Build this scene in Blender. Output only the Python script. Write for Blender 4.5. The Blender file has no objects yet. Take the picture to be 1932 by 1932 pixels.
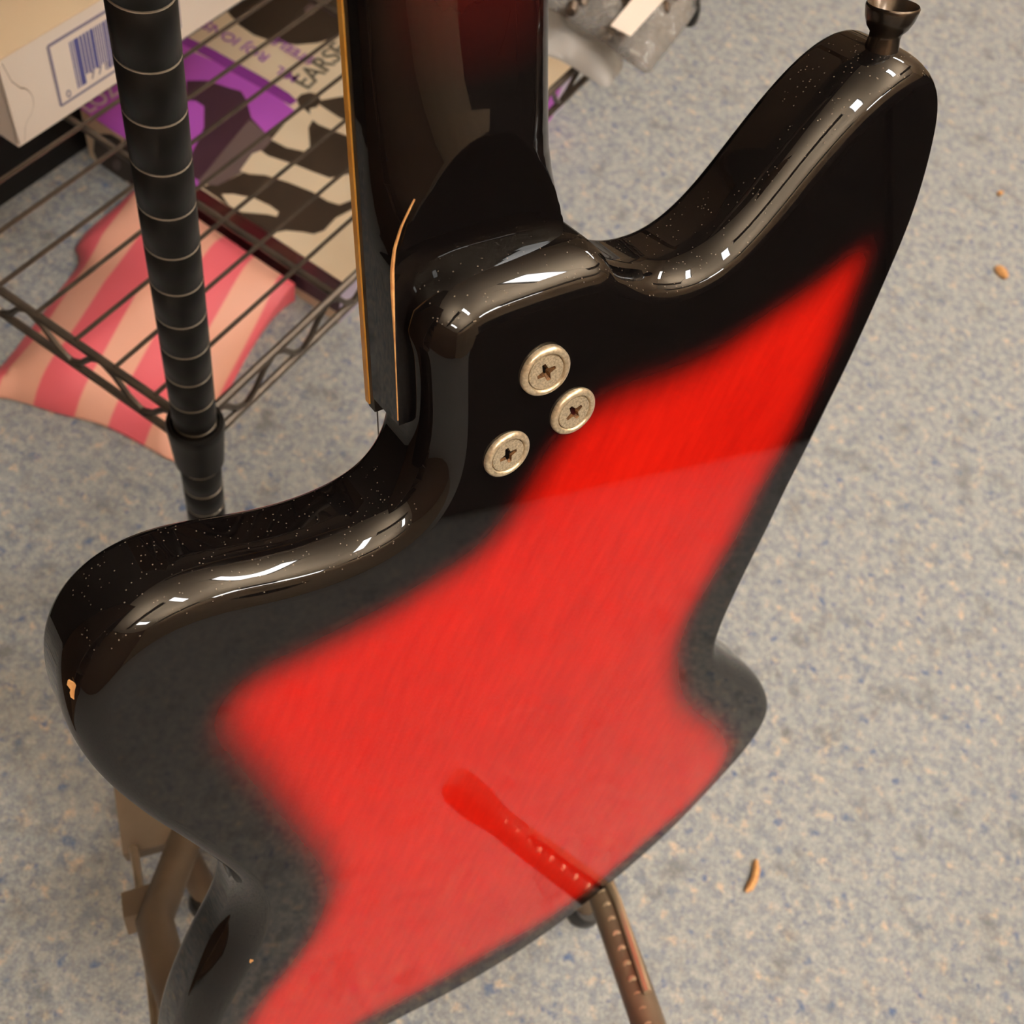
import bpy, bmesh, math, random
import numpy as np
from mathutils import Vector, Matrix
from mathutils.geometry import delaunay_2d_cdt, tessellate_polygon

random.seed(7)
rng = np.random.default_rng(7)
SC = bpy.context.scene
COL = SC.collection

# ------------------------------------------------------------------ camera
F_PX, C_PX, CAM_H = 1920.0, 966.0, 0.80
_dn = np.array([-444.0, 1035.0, F_PX]); _dn /= np.linalg.norm(_dn)
_fw = np.array([0, 0, 1.0]) - _dn * _dn[2]; _fw /= np.linalg.norm(_fw)
_rt = np.cross(_fw, -_dn)
CW = np.stack([_rt, _fw, -_dn])            # camera (x right, y down, z forward) -> world
cam_d = bpy.data.cameras.new('camera')
cam_d.sensor_fit = 'HORIZONTAL'
cam_d.lens = 5.7
cam_d.sensor_width = 5.7 * 1932.0 / F_PX
cam_d.clip_start = 0.01
cam_d.dof.use_dof = True
cam_d.dof.focus_distance = 0.315
cam_d.dof.aperture_fstop = 2.8
cam = bpy.data.objects.new('camera', cam_d)
COL.objects.link(cam)
_m = Matrix.Identity(4)
for r in range(3):
    _m[r][0] = CW[r, 0]; _m[r][1] = -CW[r, 1]; _m[r][2] = -CW[r, 2]
_m[2][3] = CAM_H
cam.matrix_world = _m
SC.camera = cam

# ------------------------------------------------------------------ world and exposure
world = bpy.data.worlds.new('world'); SC.world = world
world.use_nodes = True
world.node_tree.nodes['Background'].inputs[0].default_value = (0.9, 0.85, 0.8, 1)
world.node_tree.nodes['Background'].inputs[1].default_value = 0.02
vs = SC.view_settings
vs.view_transform = 'Standard'; vs.look = 'None'; vs.gamma = 1.0
vs.use_curve_mapping = False
vs.exposure = 0.2
TUBE_POWER = 138.0                            # base emission for the panels and the added uplight tubes
SC.cycles.use_denoising = True
SC.cycles.max_bounces = 8
SC.cycles.sample_clamp_indirect = 4.0

# ------------------------------------------------------------------ helpers
def at(x, y, h):
    """point at height h on the photograph's line of sight through pixel x, y"""
    r = CW @ np.array([(x - C_PX) / F_PX, (y - C_PX) / F_PX, 1.0])
    p = r * ((h - CAM_H) / r[2])
    return np.array([p[0], p[1], h])

def lin(r, g, b):
    f = lambda c: (c / 255 / 12.92) if c <= 10 else (((c / 255) + 0.055) / 1.055) ** 2.4
    return (f(r), f(g), f(b), 1.0)

def mat(name, color, rough=0.5, metal=0.0, **kw):
    m = bpy.data.materials.new(name); m.use_nodes = True
    b = m.node_tree.nodes['Principled BSDF']
    b.inputs['Base Color'].default_value = color
    b.inputs['Roughness'].default_value = rough
    b.inputs['Metallic'].default_value = metal
    for k, v in kw.items():
        b.inputs[k.replace('_', ' ')].default_value = v
    return m

def N(m, t, **kw):
    n = m.node_tree.nodes.new(t)
    for k, v in kw.items():
        setattr(n, k, v)
    return n

def L(m, a, b):
    m.node_tree.links.new(a, b)

def noisy(name, c1, c2, scale, rough=0.5, bump=0.0, detail=4.0, **kw):
    """plain procedural material: noise between two colours, optional bump"""
    m = mat(name, c1, rough, **kw)
    b = m.node_tree.nodes['Principled BSDF']
    tc = N(m, 'ShaderNodeTexCoord')
    nz = N(m, 'ShaderNodeTexNoise'); nz.inputs['Scale'].default_value = scale; nz.inputs['Detail'].default_value = detail
    rp = N(m, 'ShaderNodeValToRGB')
    rp.color_ramp.elements[0].position = 0.35; rp.color_ramp.elements[0].color = c1
    rp.color_ramp.elements[1].position = 0.65; rp.color_ramp.elements[1].color = c2
    L(m, tc.outputs['Object'], nz.inputs['Vector']); L(m, nz.outputs['Fac'], rp.inputs['Fac'])
    L(m, rp.outputs['Color'], b.inputs['Base Color'])
    if bump:
        bp = N(m, 'ShaderNodeBump'); bp.inputs['Strength'].default_value = bump; bp.inputs['Distance'].default_value = 0.002
        L(m, nz.outputs['Fac'], bp.inputs['Height']); L(m, bp.outputs['Normal'], b.inputs['Normal'])
    return m

def obj(name, verts, faces, m, parent=None, smooth=False, angle=None):
    me = bpy.data.meshes.new(name)
    me.from_pydata([tuple(map(float, v)) for v in verts], [], [tuple(f) for f in faces])
    bm = bmesh.new(); bm.from_mesh(me)
    bmesh.ops.recalc_face_normals(bm, faces=bm.faces)
    bm.to_mesh(me); bm.free()
    if smooth:
        me.polygons.foreach_set('use_smooth', [True] * len(me.polygons))
        if angle:
            me.set_sharp_from_angle(angle=math.radians(angle))
    me.materials.append(m)
    o = bpy.data.objects.new(name, me); COL.objects.link(o)
    if parent is not None:
        adopt(o, parent)
    return o

def adopt(o, parent):
    o.parent = parent
    pm = parent.matrix_basis.copy()
    pp = parent.parent
    if pp is not None:
        pm = pp.matrix_basis @ parent.matrix_parent_inverse @ pm
    o.matrix_parent_inverse = pm.inverted()

def tag(o, label, cat, group=None):
    o['label'] = label; o['category'] = cat
    if group: o['group'] = group
    return o

def thing(name, label, cat, loc, group=None):
    e = bpy.data.objects.new(name, None); COL.objects.link(e)
    e.location = tuple(map(float, loc)); e.empty_display_size = 0.02
    e.matrix_basis  # location set
    return tag(e, label, cat, group)

def structure(o):
    o['kind'] = 'structure'; return o

class MB:
    def __init__(s): s.v = []; s.f = []
    def add(s, v, f):
        k = len(s.v); s.v += [tuple(map(float, p)) for p in v]; s.f += [tuple(i + k for i in q) for q in f]
        return s
    def box(s, c, ex, ey, ez, hx, hy, hz):
        c, ex, ey, ez = map(np.asarray, (c, ex, ey, ez))
        P = [c + ex * hx * a + ey * hy * b + ez * hz * d for d in (-1, 1) for b in (-1, 1) for a in (-1, 1)]
        return s.add(P, [(0, 2, 3, 1), (4, 5, 7, 6), (0, 1, 5, 4), (2, 6, 7, 3), (0, 4, 6, 2), (1, 3, 7, 5)])
    def tube(s, path, rad, seg=10, cap=True):
        path = [np.asarray(p, float) for p in path]
        n = len(path); rad = [rad] * n if np.isscalar(rad) else rad
        t0 = path[1] - path[0]; t0 = t0 / np.linalg.norm(t0)
        ref = np.array([0, 0, 1.0]) if abs(t0[2]) < 0.9 else np.array([1.0, 0, 0])
        u = np.cross(t0, ref); u /= np.linalg.norm(u)
        V = []
        for i, p in enumerate(path):
            a = path[max(i - 1, 0)]; b = path[min(i + 1, n - 1)]
            t = (b - a) / np.linalg.norm(b - a)
            u = u - t * (u @ t); u /= np.linalg.norm(u); w = np.cross(t, u)
            V += [p + rad[i] * (math.cos(2 * math.pi * k / seg) * u + math.sin(2 * math.pi * k / seg) * w) for k in range(seg)]
        Fc = [(i * seg + k, i * seg + (k + 1) % seg, (i + 1) * seg + (k + 1) % seg, (i + 1) * seg + k) for i in range(n - 1) for k in range(seg)]
        if cap:
            Fc += [tuple(range(seg))[::-1], tuple((n - 1) * seg + k for k in range(seg))]
        return s.add(V, Fc)
    def lathe(s, o, axis, prof, seg=32, cap0=True, cap1=True):
        o = np.asarray(o, float); axis = np.asarray(axis, float); axis = axis / np.linalg.norm(axis)
        ref = np.array([0, 0, 1.0]) if abs(axis[2]) < 0.9 else np.array([1.0, 0, 0])
        u = np.cross(axis, ref); u /= np.linalg.norm(u); w = np.cross(axis, u)
        V = [o + axis * z + r * (math.cos(2 * math.pi * k / seg) * u + math.sin(2 * math.pi * k / seg) * w) for r, z in prof for k in range(seg)]
        n = len(prof)
        Fc = [(i * seg + k, i * seg + (k + 1) % seg, (i + 1) * seg + (k + 1) % seg, (i + 1) * seg + k) for i in range(n - 1) for k in range(seg)]
        if cap0: Fc.append(tuple(range(seg))[::-1])
        if cap1: Fc.append(tuple((n - 1) * seg + k for k in range(seg)))
        return s.add(V, Fc)
    def prism(s, poly, o, ex, ey, ez, z0, z1):
        o, ex, ey, ez = map(lambda q: np.asarray(q, float), (o, ex, ey, ez)); n = len(poly)
        V = [o + ex * x + ey * y + ez * z for z in (z0, z1) for x, y in poly]
        return s.add(V, [tuple(range(n))[::-1], tuple(range(n, 2 * n))] + [(i, (i + 1) % n, n + (i + 1) % n, n + i) for i in range(n)])
    def build(s, name, m, parent=None, smooth=False, angle=35):
        return obj(name, s.v, s.f, m, parent, smooth, angle)

Z3 = np.array([0, 0, 1.0])

# ------------------------------------------------------------------ materials
# carpet: grey blue pile with tan and dark flecks
M_CARPET = mat('carpet_pile', lin(120, 122, 128), 0.95)
def carpet_nodes(m):
    b = m.node_tree.nodes['Principled BSDF']
    b.inputs['Specular IOR Level'].default_value = 0.1
    tc = N(m, 'ShaderNodeTexCoord')
    def noise(scale, detail, off, rough=0.55):
        mp = N(m, 'ShaderNodeMapping'); mp.inputs['Location'].default_value = off
        nz = N(m, 'ShaderNodeTexNoise'); nz.inputs['Scale'].default_value = scale
        nz.inputs['Detail'].default_value = detail; nz.inputs['Roughness'].default_value = rough
        L(m, tc.outputs['Object'], mp.inputs['Vector']); L(m, mp.outputs['Vector'], nz.inputs['Vector'])
        return nz.outputs['Fac']
    def ramp(fac, p0, p1):
        mr = N(m, 'ShaderNodeMapRange'); mr.interpolation_type = 'SMOOTHSTEP'
        mr.inputs['From Min'].default_value = p0; mr.inputs['From Max'].default_value = p1
        L(m, fac, mr.inputs['Value']); return mr.outputs['Result']
    def mix(fac, a, c, blend='MIX'):
        mx = N(m, 'ShaderNodeMix', data_type='RGBA', blend_type=blend)
        if hasattr(fac, 'is_linked'): L(m, fac, mx.inputs[0])
        else: mx.inputs[0].default_value = fac
        for k, q in ((6, a), (7, c)):
            if hasattr(q, 'is_linked'): L(m, q, mx.inputs[k])
            else: mx.inputs[k].default_value = q
        return mx.outputs[2]
    base = mix(ramp(noise(70, 4, (0, 0, 0), 0.6), 0.30, 0.70), lin(134, 143, 155), lin(172, 177, 178))
    c0 = mix(ramp(noise(140, 5, (5.1, 2.2, 0), 0.7), 0.42, 0.66), base, lin(194, 194, 189))
    c1 = mix(ramp(noise(78, 5, (3.1, 1.7, 0), 0.66), 0.55, 0.69), c0, lin(220, 202, 180))
    c2 = mix(ramp(noise(84, 5, (7.3, 4.1, 0), 0.66), 0.56, 0.70), c1, lin(92, 112, 150))
    c3 = mix(ramp(noise(26, 4, (1.3, 8.1, 0), 0.7), 0.52, 0.72), c2, lin(130, 132, 134))
    fib = noise(560, 5, (0.3, 0.2, 0), 0.8)
    fr_ = N(m, 'ShaderNodeMapRange'); fr_.inputs['From Min'].default_value = 0.30; fr_.inputs['From Max'].default_value = 0.70
    fr_.inputs['To Min'].default_value = 0.35; fr_.inputs['To Max'].default_value = 1.40; L(m, fib, fr_.inputs['Value'])
    dk = mix(1.0, c3, fr_.outputs['Result'], 'MULTIPLY')
    L(m, dk, b.inputs['Base Color'])
    bp = N(m, 'ShaderNodeBump'); bp.inputs['Strength'].default_value = 0.5; bp.inputs['Distance'].default_value = 0.003
    L(m, fib, bp.inputs['Height']); L(m, bp.outputs['Normal'], b.inputs['Normal'])
carpet_nodes(M_CARPET)

M_WALL = noisy('painted_wall', lin(206, 184, 156), lin(196, 172, 144), 3, 0.8)
M_WALLDARK = noisy('charcoal_wall', lin(40, 36, 34), lin(48, 44, 40), 3, 0.8)
M_CEIL = noisy('ceiling_paint', lin(248, 226, 198), lin(244, 220, 190), 2, 0.9)
M_WALLBROWN = noisy('brown_wall', lin(112, 86, 62), lin(124, 96, 70), 3, 0.8)
M_DARKWOOD = noisy('dark_cabinet_laminate', lin(26, 23, 21), lin(34, 30, 27), 6, 0.6)
M_BLACK = noisy('black_powder_coat', lin(9, 9, 9), lin(13, 12, 12), 40, 0.45, Specular_IOR_Level=0.25)
M_WIRE = noisy('dark_wire', lin(62, 56, 50), lin(78, 70, 62), 60, 0.38, metal=0.5)
M_GROOVE = mat('groove_metal', lin(190, 178, 160), 0.32, 0.7)
M_STAND = noisy('stand_dark_plastic', lin(92, 78, 62), lin(104, 88, 70), 30, 0.5)  # black plastic, with the brown of the warm light put into its colour
M_STANDROD = noisy('stand_steel_rod', lin(190, 170, 142), lin(206, 186, 158), 50, 0.3, metal=0.7)
M_WHITECARD = noisy('white_card', lin(246, 232, 218), lin(240, 226, 212), 5, 0.6)
M_CREAMCARD = noisy('cream_card', lin(240, 214, 178), lin(236, 208, 170), 5, 0.6)
M_INK = mat('blue_grey_ink', lin(70, 74, 136), 0.6)
M_INKGREY = mat('grey_ink', lin(132, 124, 144), 0.6)
M_PURPLE = noisy('purple_print', lin(190, 92, 206), lin(180, 86, 198), 8, 0.45)
M_PURPLED = noisy('deep_purple_print', lin(132, 52, 148), lin(124, 48, 140), 8, 0.45)
M_PRINTBLK = noisy('dark_brown_print', lin(44, 34, 26), lin(52, 42, 32), 8, 0.45)
M_PRINTPLUM = noisy('plum_print', lin(50, 26, 40), lin(64, 40, 54), 6, 0.45)
M_PRINTGREY = noisy('grey_brown_print', lin(104, 88, 88), lin(92, 78, 78), 6, 0.45)
M_PRINTCREAM = noisy('cream_print', lin(236, 218, 188), lin(228, 208, 178), 6, 0.5)
M_MAROON = noisy('maroon_shadow_side', lin(66, 18, 22), lin(52, 16, 24), 6, 0.45)
M_LILAC = noisy('lilac_print', lin(206, 196, 220), lin(196, 186, 212), 6, 0.5)
M_NICKEL = noisy('aged_nickel', lin(226, 210, 180), lin(186, 168, 138), 900, 0.30, 0.03, metal=0.6)
M_SCREW = noisy('worn_steel', lin(214, 200, 172), lin(164, 150, 126), 1500, 0.4, 0.05, metal=0.5)
M_RUST = noisy('rusty_recess', lin(120, 84, 46), lin(70, 46, 24), 900, 0.6, metal=0.4)
M_SMOKE = noisy('smoked_metal', lin(52, 46, 41), lin(74, 66, 58), 200, 0.24, metal=0.8)
M_BINDING = noisy('amber_binding', lin(236, 178, 84), lin(220, 156, 62), 120, 0.35)
M_WOODRAW = noisy('bare_wood', lin(226, 172, 108), lin(198, 140, 84), 300, 0.7)
M_FRET = noisy('dark_fretboard', lin(22, 18, 16), lin(34, 26, 22), 80, 0.5)
M_STRING = mat('string_steel', lin(170, 164, 156), 0.3, 1.0)
M_PLASTIC_CREAM = noisy('cream_plastic', lin(230, 220, 200), lin(222, 210, 190), 10, 0.4)

# lacquer: black sprayed over red, pattern stored on the mesh
def lacquer(name, red1, red2, dust):
    m = mat(name, (0.003, 0.0025, 0.0025, 1), 0.06, 0.0)
    b = m.node_tree.nodes['Principled BSDF']
    b.inputs['IOR'].default_value = 1.5
    b.inputs['Specular IOR Level'].default_value = 0.0
    b.inputs['Coat Weight'].default_value = 1.0
    b.inputs['Coat Roughness'].default_value = 0.015
    b.inputs['Coat IOR'].default_value = 1.36
    at_ = N(m, 'ShaderNodeAttribute', attribute_name='burst')
    tc = N(m, 'ShaderNodeTexCoord')
    mp = N(m, 'ShaderNodeMapping'); mp.inputs['Scale'].default_value = (420, 9, 60)
    nz = N(m, 'ShaderNodeTexNoise'); nz.inputs['Scale'].default_value = 1.0; nz.inputs['Detail'].default_value = 4
    L(m, tc.outputs['Object'], mp.inputs['Vector']); L(m, mp.outputs['Vector'], nz.inputs['Vector'])
    n2 = N(m, 'ShaderNodeTexNoise'); n2.inputs['Scale'].default_value = 14; n2.inputs['Detail'].default_value = 3
    L(m, tc.outputs['Object'], n2.inputs['Vector'])
    ad = N(m, 'ShaderNodeMath', operation='ADD'); L(m, nz.outputs['Fac'], ad.inputs[0]); L(m, n2.outputs['Fac'], ad.inputs[1])
    mr = N(m, 'ShaderNodeMapRange'); mr.inputs['From Min'].default_value = 0.65; mr.inputs['From Max'].default_value = 1.35
    L(m, ad.outputs[0], mr.inputs['Value'])
    rd = N(m, 'ShaderNodeMix', data_type='RGBA'); rd.inputs[6].default_value = red1; rd.inputs[7].default_value = red2
    L(m, mr.outputs['Result'], rd.inputs[0])
    mx = N(m, 'ShaderNodeMix', data_type='RGBA'); mx.inputs[6].default_value = (0.003, 0.0025, 0.0025, 1)
    L(m, at_.outputs['Fac'], mx.inputs[0]); L(m, rd.outputs[2], mx.inputs[7])
    col = mx.outputs[2]
    # settled dust specks and lint, only on skyward faces
    vo = N(m, 'ShaderNodeTexVoronoi'); vo.inputs['Scale'].default_value = dust
    L(m, tc.outputs['Object'], vo.inputs['Vector'])
    lt = N(m, 'ShaderNodeMath', operation='LESS_THAN'); lt.inputs[1].default_value = 0.16; L(m, vo.outputs['Distance'], lt.inputs[0])
    wn = N(m, 'ShaderNodeTexWhiteNoise'); L(m, vo.outputs['Position'], wn.inputs['Vector'])
    gt = N(m, 'ShaderNodeMath', operation='GREATER_THAN'); gt.inputs[1].default_value = 0.5; L(m, wn.outputs['Value'], gt.inputs[0])
    ge = N(m, 'ShaderNodeNewGeometry'); sx = N(m, 'ShaderNodeSeparateXYZ'); L(m, ge.outputs['Normal'], sx.inputs[0])
    up = N(m, 'ShaderNodeMath', operation='GREATER_THAN'); up.inputs[1].default_value = 0.72; L(m, sx.outputs['Z'], up.inputs[0])
    k1 = N(m, 'ShaderNodeMath', operation='MULTIPLY'); L(m, lt.outputs[0], k1.inputs[0]); L(m, gt.outputs[0], k1.inputs[1])
    k2 = N(m, 'ShaderNodeMath', operation='MULTIPLY'); L(m, k1.outputs[0], k2.inputs[0]); L(m, up.outputs[0], k2.inputs[1])
    dm = N(m, 'ShaderNodeMix', data_type='RGBA'); dm.inputs[7].default_value = (0.12, 0.1, 0.08, 1)
    L(m, k2.outputs[0], dm.inputs[0]); L(m, col, dm.inputs[6])
    L(m, dm.outputs[2], b.inputs['Base Color'])
    return m
M_BODY = lacquer('sunburst_lacquer', (0.44, 0.0065, 0.0035, 1), (0.57, 0.011, 0.005, 1), 700)
M_NECK = lacquer('neck_lacquer', (0.16, 0.006, 0.004, 1), (0.22, 0.010, 0.005, 1), 700)

def emitter(name, color, strength):
    m = bpy.data.materials.new(name); m.use_nodes = True
    m.node_tree.nodes.clear()
    e = N(m, 'ShaderNodeEmission'); o = N(m, 'ShaderNodeOutputMaterial')
    e.inputs[0].default_value = color; e.inputs[1].default_value = strength
    L(m, e.outputs[0], o.inputs[0]); return m
M_TUBE = emitter('added_uplight_tube', (1.0, 0.95, 0.88, 1), TUBE_POWER * 3.3)
M_PANEL = emitter('lit_diffuser', (1.0, 0.97, 0.92, 1), TUBE_POWER * 0.34)

def clear_plastic(name, tint, haze):
    m = bpy.data.materials.new(name); m.use_nodes = True
    nt = m.node_tree; nt.nodes.clear()
    out = N(m, 'ShaderNodeOutputMaterial'); tr = N(m, 'ShaderNodeBsdfTransparent'); tr.inputs[0].default_value = tint
    gl = N(m, 'ShaderNodeBsdfGlossy'); gl.inputs['Roughness'].default_value = 0.12
    df = N(m, 'ShaderNodeBsdfDiffuse'); df.inputs[0].default_value = (0.75, 0.72, 0.68, 1)
    fr = N(m, 'ShaderNodeFresnel'); fr.inputs[0].default_value = 1.5
    tc = N(m, 'ShaderNodeTexCoord'); nz = N(m, 'ShaderNodeTexNoise'); nz.inputs['Scale'].default_value = 45; nz.inputs['Detail'].default_value = 3
    L(m, tc.outputs['Object'], nz.inputs['Vector'])
    bp = N(m, 'ShaderNodeBump'); bp.inputs['Strength'].default_value = 0.9; bp.inputs['Distance'].default_value = 0.01
    L(m, nz.outputs['Fac'], bp.inputs['Height'])
    L(m, bp.outputs['Normal'], gl.inputs['Normal']); L(m, bp.outputs['Normal'], fr.inputs['Normal'])
    m1 = N(m, 'ShaderNodeMixShader'); m1.inputs[0].default_value = haze
    L(m, tr.outputs[0], m1.inputs[1]); L(m, df.outputs[0], m1.inputs[2])
    m2 = N(m, 'ShaderNodeMixShader'); L(m, fr.outputs[0], m2.inputs[0]); L(m, m1.outputs[0], m2.inputs[1]); L(m, gl.outputs[0], m2.inputs[2])
    L(m, m2.outputs[0], out.inputs[0]); return m
M_BAGCLEAR = clear_plastic('clear_plastic_film', (0.9, 0.88, 0.84, 1), 0.30)
M_BAGMILK = clear_plastic('milky_plastic_film', (0.92, 0.9, 0.86, 1), 0.6)

# ------------------------------------------------------------------ the room (its axes follow the wire rack)
RA = math.radians(-12.6)
EX = np.array([math.cos(RA), math.sin(RA), 0.0])       # away from the rack wall, along the shelf's short side
EY = np.array([-math.sin(RA), math.cos(RA), 0.0])      # along the shelf's long side
POST = np.array([-0.194, 0.284, 0.0])
def rk(a, b, z=0.0):                                   # rack/room coordinates from the near post
    return POST + EX * a + EY * b + Z3 * z
XL, XR, YF, YB, ZC = -0.62, 3.1, -2.6, 2.7, 2.85
structure(obj('floor', [rk(XL, YF), rk(XR, YF), rk(XR, YB), rk(XL, YB)], [(0, 1, 2, 3)], M_CARPET))
structure(MB().box(rk((XL + XR) / 2, (YF + YB) / 2, ZC + 0.03), EX, EY, Z3, (XR - XL) / 2 + .1, (YB - YF) / 2 + .1, 0.03).build('ceiling', M_CEIL))
structure(MB().box(rk(XL - .05, (YF + YB) / 2, ZC / 2), EX, EY, Z3, .05, (YB - YF) / 2, ZC / 2).build('wall_left', M_WALLDARK))
structure(MB().box(rk(XR + .05, (YF + YB) / 2, ZC / 2), EX, EY, Z3, .05, (YB - YF) / 2, ZC / 2).build('wall_right', M_WALL))
structure(MB().box(rk((XL + XR) / 2, YB + .05, ZC / 2), EX, EY, Z3, (XR - XL) / 2, .05, ZC / 2).build('wall_back', M_WALL))
structure(MB().box(rk((XL + XR) / 2, YF - .05, ZC / 2), EX, EY, Z3, (XR - XL) / 2, .05, ZC / 2).build('wall_front', M_WALLBROWN))

# hanging lights: flat panels shining down, unseen troughs added to brighten the ceiling
M_HOUSING = mat('white_enamel', lin(235, 230, 222), 0.4)
def panel_light(a, b, along):
    e1, e2 = (EX, EY) if along == 'x' else (EY, EX)
    c = rk(a, b, 2.2)
    t = thing('panel_light', 'slim rectangular light panel hanging under the ceiling', 'light', c, 'hanging light panels')
    MB().box(c + Z3 * 0.02, e1, e2, Z3, 0.32, 0.085, 0.018).build('housing', M_HOUSING, t)
    MB().box(c, e1, e2, Z3, 0.30, 0.07, 0.004).build('diffuser', M_PANEL, t)
    for s in (-1, 1):
        MB().tube([c + e1 * 0.28 * s + Z3 * 0.038, c + e1 * 0.28 * s + Z3 * 0.65], 0.004, 6).build('hanger', M_HOUSING, t)
for a, b, al in ((1.05, 0.75, 'x'), (1.10, -0.22, 'x'), (1.25, -1.35, 'x'), (2.35, 0.25, 'y'), (0.75, 1.9, 'x')):
    panel_light(a, b, al)
def added_uplight(a, b):
    c = rk(a, b, 2.15)
    t = thing('added_uplight', 'added white trough light, out of view, brightening the ceiling', 'light', c, 'added uplight troughs')
    MB().box(c - Z3 * .02, EX, EY, Z3, 0.07, 0.62, 0.006).box(c + EX * .07, EX, EY, Z3, 0.004, 0.62, 0.026).box(c - EX * .07, EX, EY, Z3, 0.004, 0.62, 0.026).build('trough', M_HOUSING, t)
    MB().tube([c - EY * .6, c + EY * .6], 0.016, 10).build('tube', M_TUBE, t, True)
    for s in (-1, 1):
        MB().tube([c + EY * 0.5 * s - Z3 * .014, c + EY * 0.5 * s + Z3 * 0.70], 0.004, 6).build('hanger', M_HOUSING, t)
for a, b in ((0.75, -1.0), (2.2, -0.9), (2.2, 0.9), (1.55, 1.55)):
    added_uplight(a, b)

# unseen tall brown shelf, added to shade the carpet on the left
dsp = thing('added_shade_shelf', 'added tall brown shelf, out of view, shading the near end of the wire rack', 'shelf', rk(-0.30, -1.15, 0))
M_SHELF = noisy('brown_laminate', lin(92, 68, 48), lin(104, 78, 56), 8, 0.5)
for b in (-1.70, -0.62):
    MB().box(rk(-0.30, b, 0.95), EX, EY, Z3, 0.28, 0.012, 0.95).build('side_panel', M_SHELF, dsp)
MB().box(rk(-0.572, -1.16, 0.95), EX, EY, Z3, 0.008, 0.53, 0.95).build('back_panel', M_SHELF, dsp)
for z in (0.06, 0.45, 0.85, 1.25, 1.65, 1.89):
    MB().box(rk(-0.295, -1.16, z), EX, EY, Z3, 0.27, 0.53, 0.010).build('shelf_board', M_SHELF, dsp)

# dark display cabinet across the aisle (mirrored in the black lacquer)
cab = thing('display_cabinet', 'dark display cabinet with an added tall back across the aisle from the guitar', 'cabinet', rk(1.48, 0.85, 0))
MB().box(rk(1.48, 0.85, 0.38), EX, EY, Z3, 0.25, 1.05, 0.32).build('body', M_DARKWOOD, cab)
MB().box(rk(1.48, 0.85, 0.03), EX, EY, Z3, 0.25, 1.03, 0.03).build('plinth', M_DARKWOOD, cab)
MB().box(rk(1.48, 0.85, 0.715), EX, EY, Z3, 0.27, 1.07, 0.015).build('top', M_DARKWOOD, cab)
MB().box(rk(1.66, 0.85, 0.93), EX, EY, Z3, 0.08, 1.05, 0.20).build('added_hutch', M_DARKWOOD, cab)  # tall back added to darken the reflection in the neck
for k in range(3):
    d = MB().box(rk(1.22, 0.16 + k * 0.69, 0.38), EX, EY, Z3, 0.01, 0.335, 0.30).build('door', M_DARKWOOD, cab)
    MB().tube([rk(1.2, 0.40 + k * 0.69, 0.40), rk(1.2, 0.40 + k * 0.69, 0.54)], 0.006, 8).build('handle', M_SMOKE, d, True)

# ------------------------------------------------------------------ electric guitar
S = 0.30 / 0.31 * 0.001
GT = np.array([0.6252, 0.7797, -0.0339]); GD = np.array([0.2470, -0.2389, -0.9391])
GD -= GT * (GT @ GD) / (GT @ GT); GT /= np.linalg.norm(GT); GD /= np.linalg.norm(GD)
GN = -np.cross(GT, GD)
GA = np.array([-0.0279, 0.1726, 0.5790])
def gw(u, v, w=0.0):
    """guitar coordinates in mm (u across, v down the body, w out of the back) -> world"""
    return GA + (GT * u + GD * v + GN * w) * 0.001
guitar = thing('electric_guitar', 'black and red sunburst electric guitar, seen from the back, in a floor stand', 'guitar', gw(40, 440, -30))

OUT = [(45.8,0.0),(38,-0.5),(30.2,-0.7),(22,-0.8),(15.6,-0.8),(6.0,-0.5),(0.5,0.9),(-0.2,9.7),(0.0,21.6),(0.0,33.8),(-1.0,42.3),(-2.8,49.5),(-6.0,56.4),(-11.3,62.4),(-20.2,68.2),(-35.9,71.3),(-48.9,71.0),(-61.1,69.1),(-72.8,66.0),(-80.9,63.4),(-89.1,61.8),(-94.5,61.4),(-100.2,62.3),(-104.8,64.1),(-109.8,67.5),(-113.6,71.7),(-116.3,76.8),(-118.6,84.4),(-120.2,94.4),(-120.4,106.1),(-119.1,116.2),(-116.9,125.9),(-111.2,145.6),(-103.9,165.8),(-96.0,189.6),(-89.8,213),(-89.5,238),(-97,262),(-110,284),(-126.4,317.1),(-138,352),(-141,376),(-134,394),(-116,406),(-85,414),
       (-44.8,421),(0,433),(47.8,437.1),(83.9,430.8),(141.8,406.3),(176.3,377.3),(199.4,351.4),(206.0,329.3),(199.2,309.8),(165.5,267.9),(145.6,241.5),(140.2,228.5),(139.5,211.2),(145.7,178),(153.0,150),(158.4,126),(164.1,105.7),(168.9,86.1),(173.5,67.1),(177.3,47.0),(180.6,26),(182.6,10.0),(182.2,-6.5),(179.8,-22.4),(177.3,-31.9),(174.6,-36.7),(171.1,-39.5),(166.8,-41.1),(162.1,-40.5),(155.9,-38.3),(149.4,-34.7),(144.7,-31.0),(138.1,-25.2),(130.9,-18.0),(122.8,-9.4),(114.0,-0.8),(104.7,6.2),(94.3,11.2),(83.0,13.1),(71.4,12.4),(62.8,10.1),(54.1,5.9),(48.6,2.3)]
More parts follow.
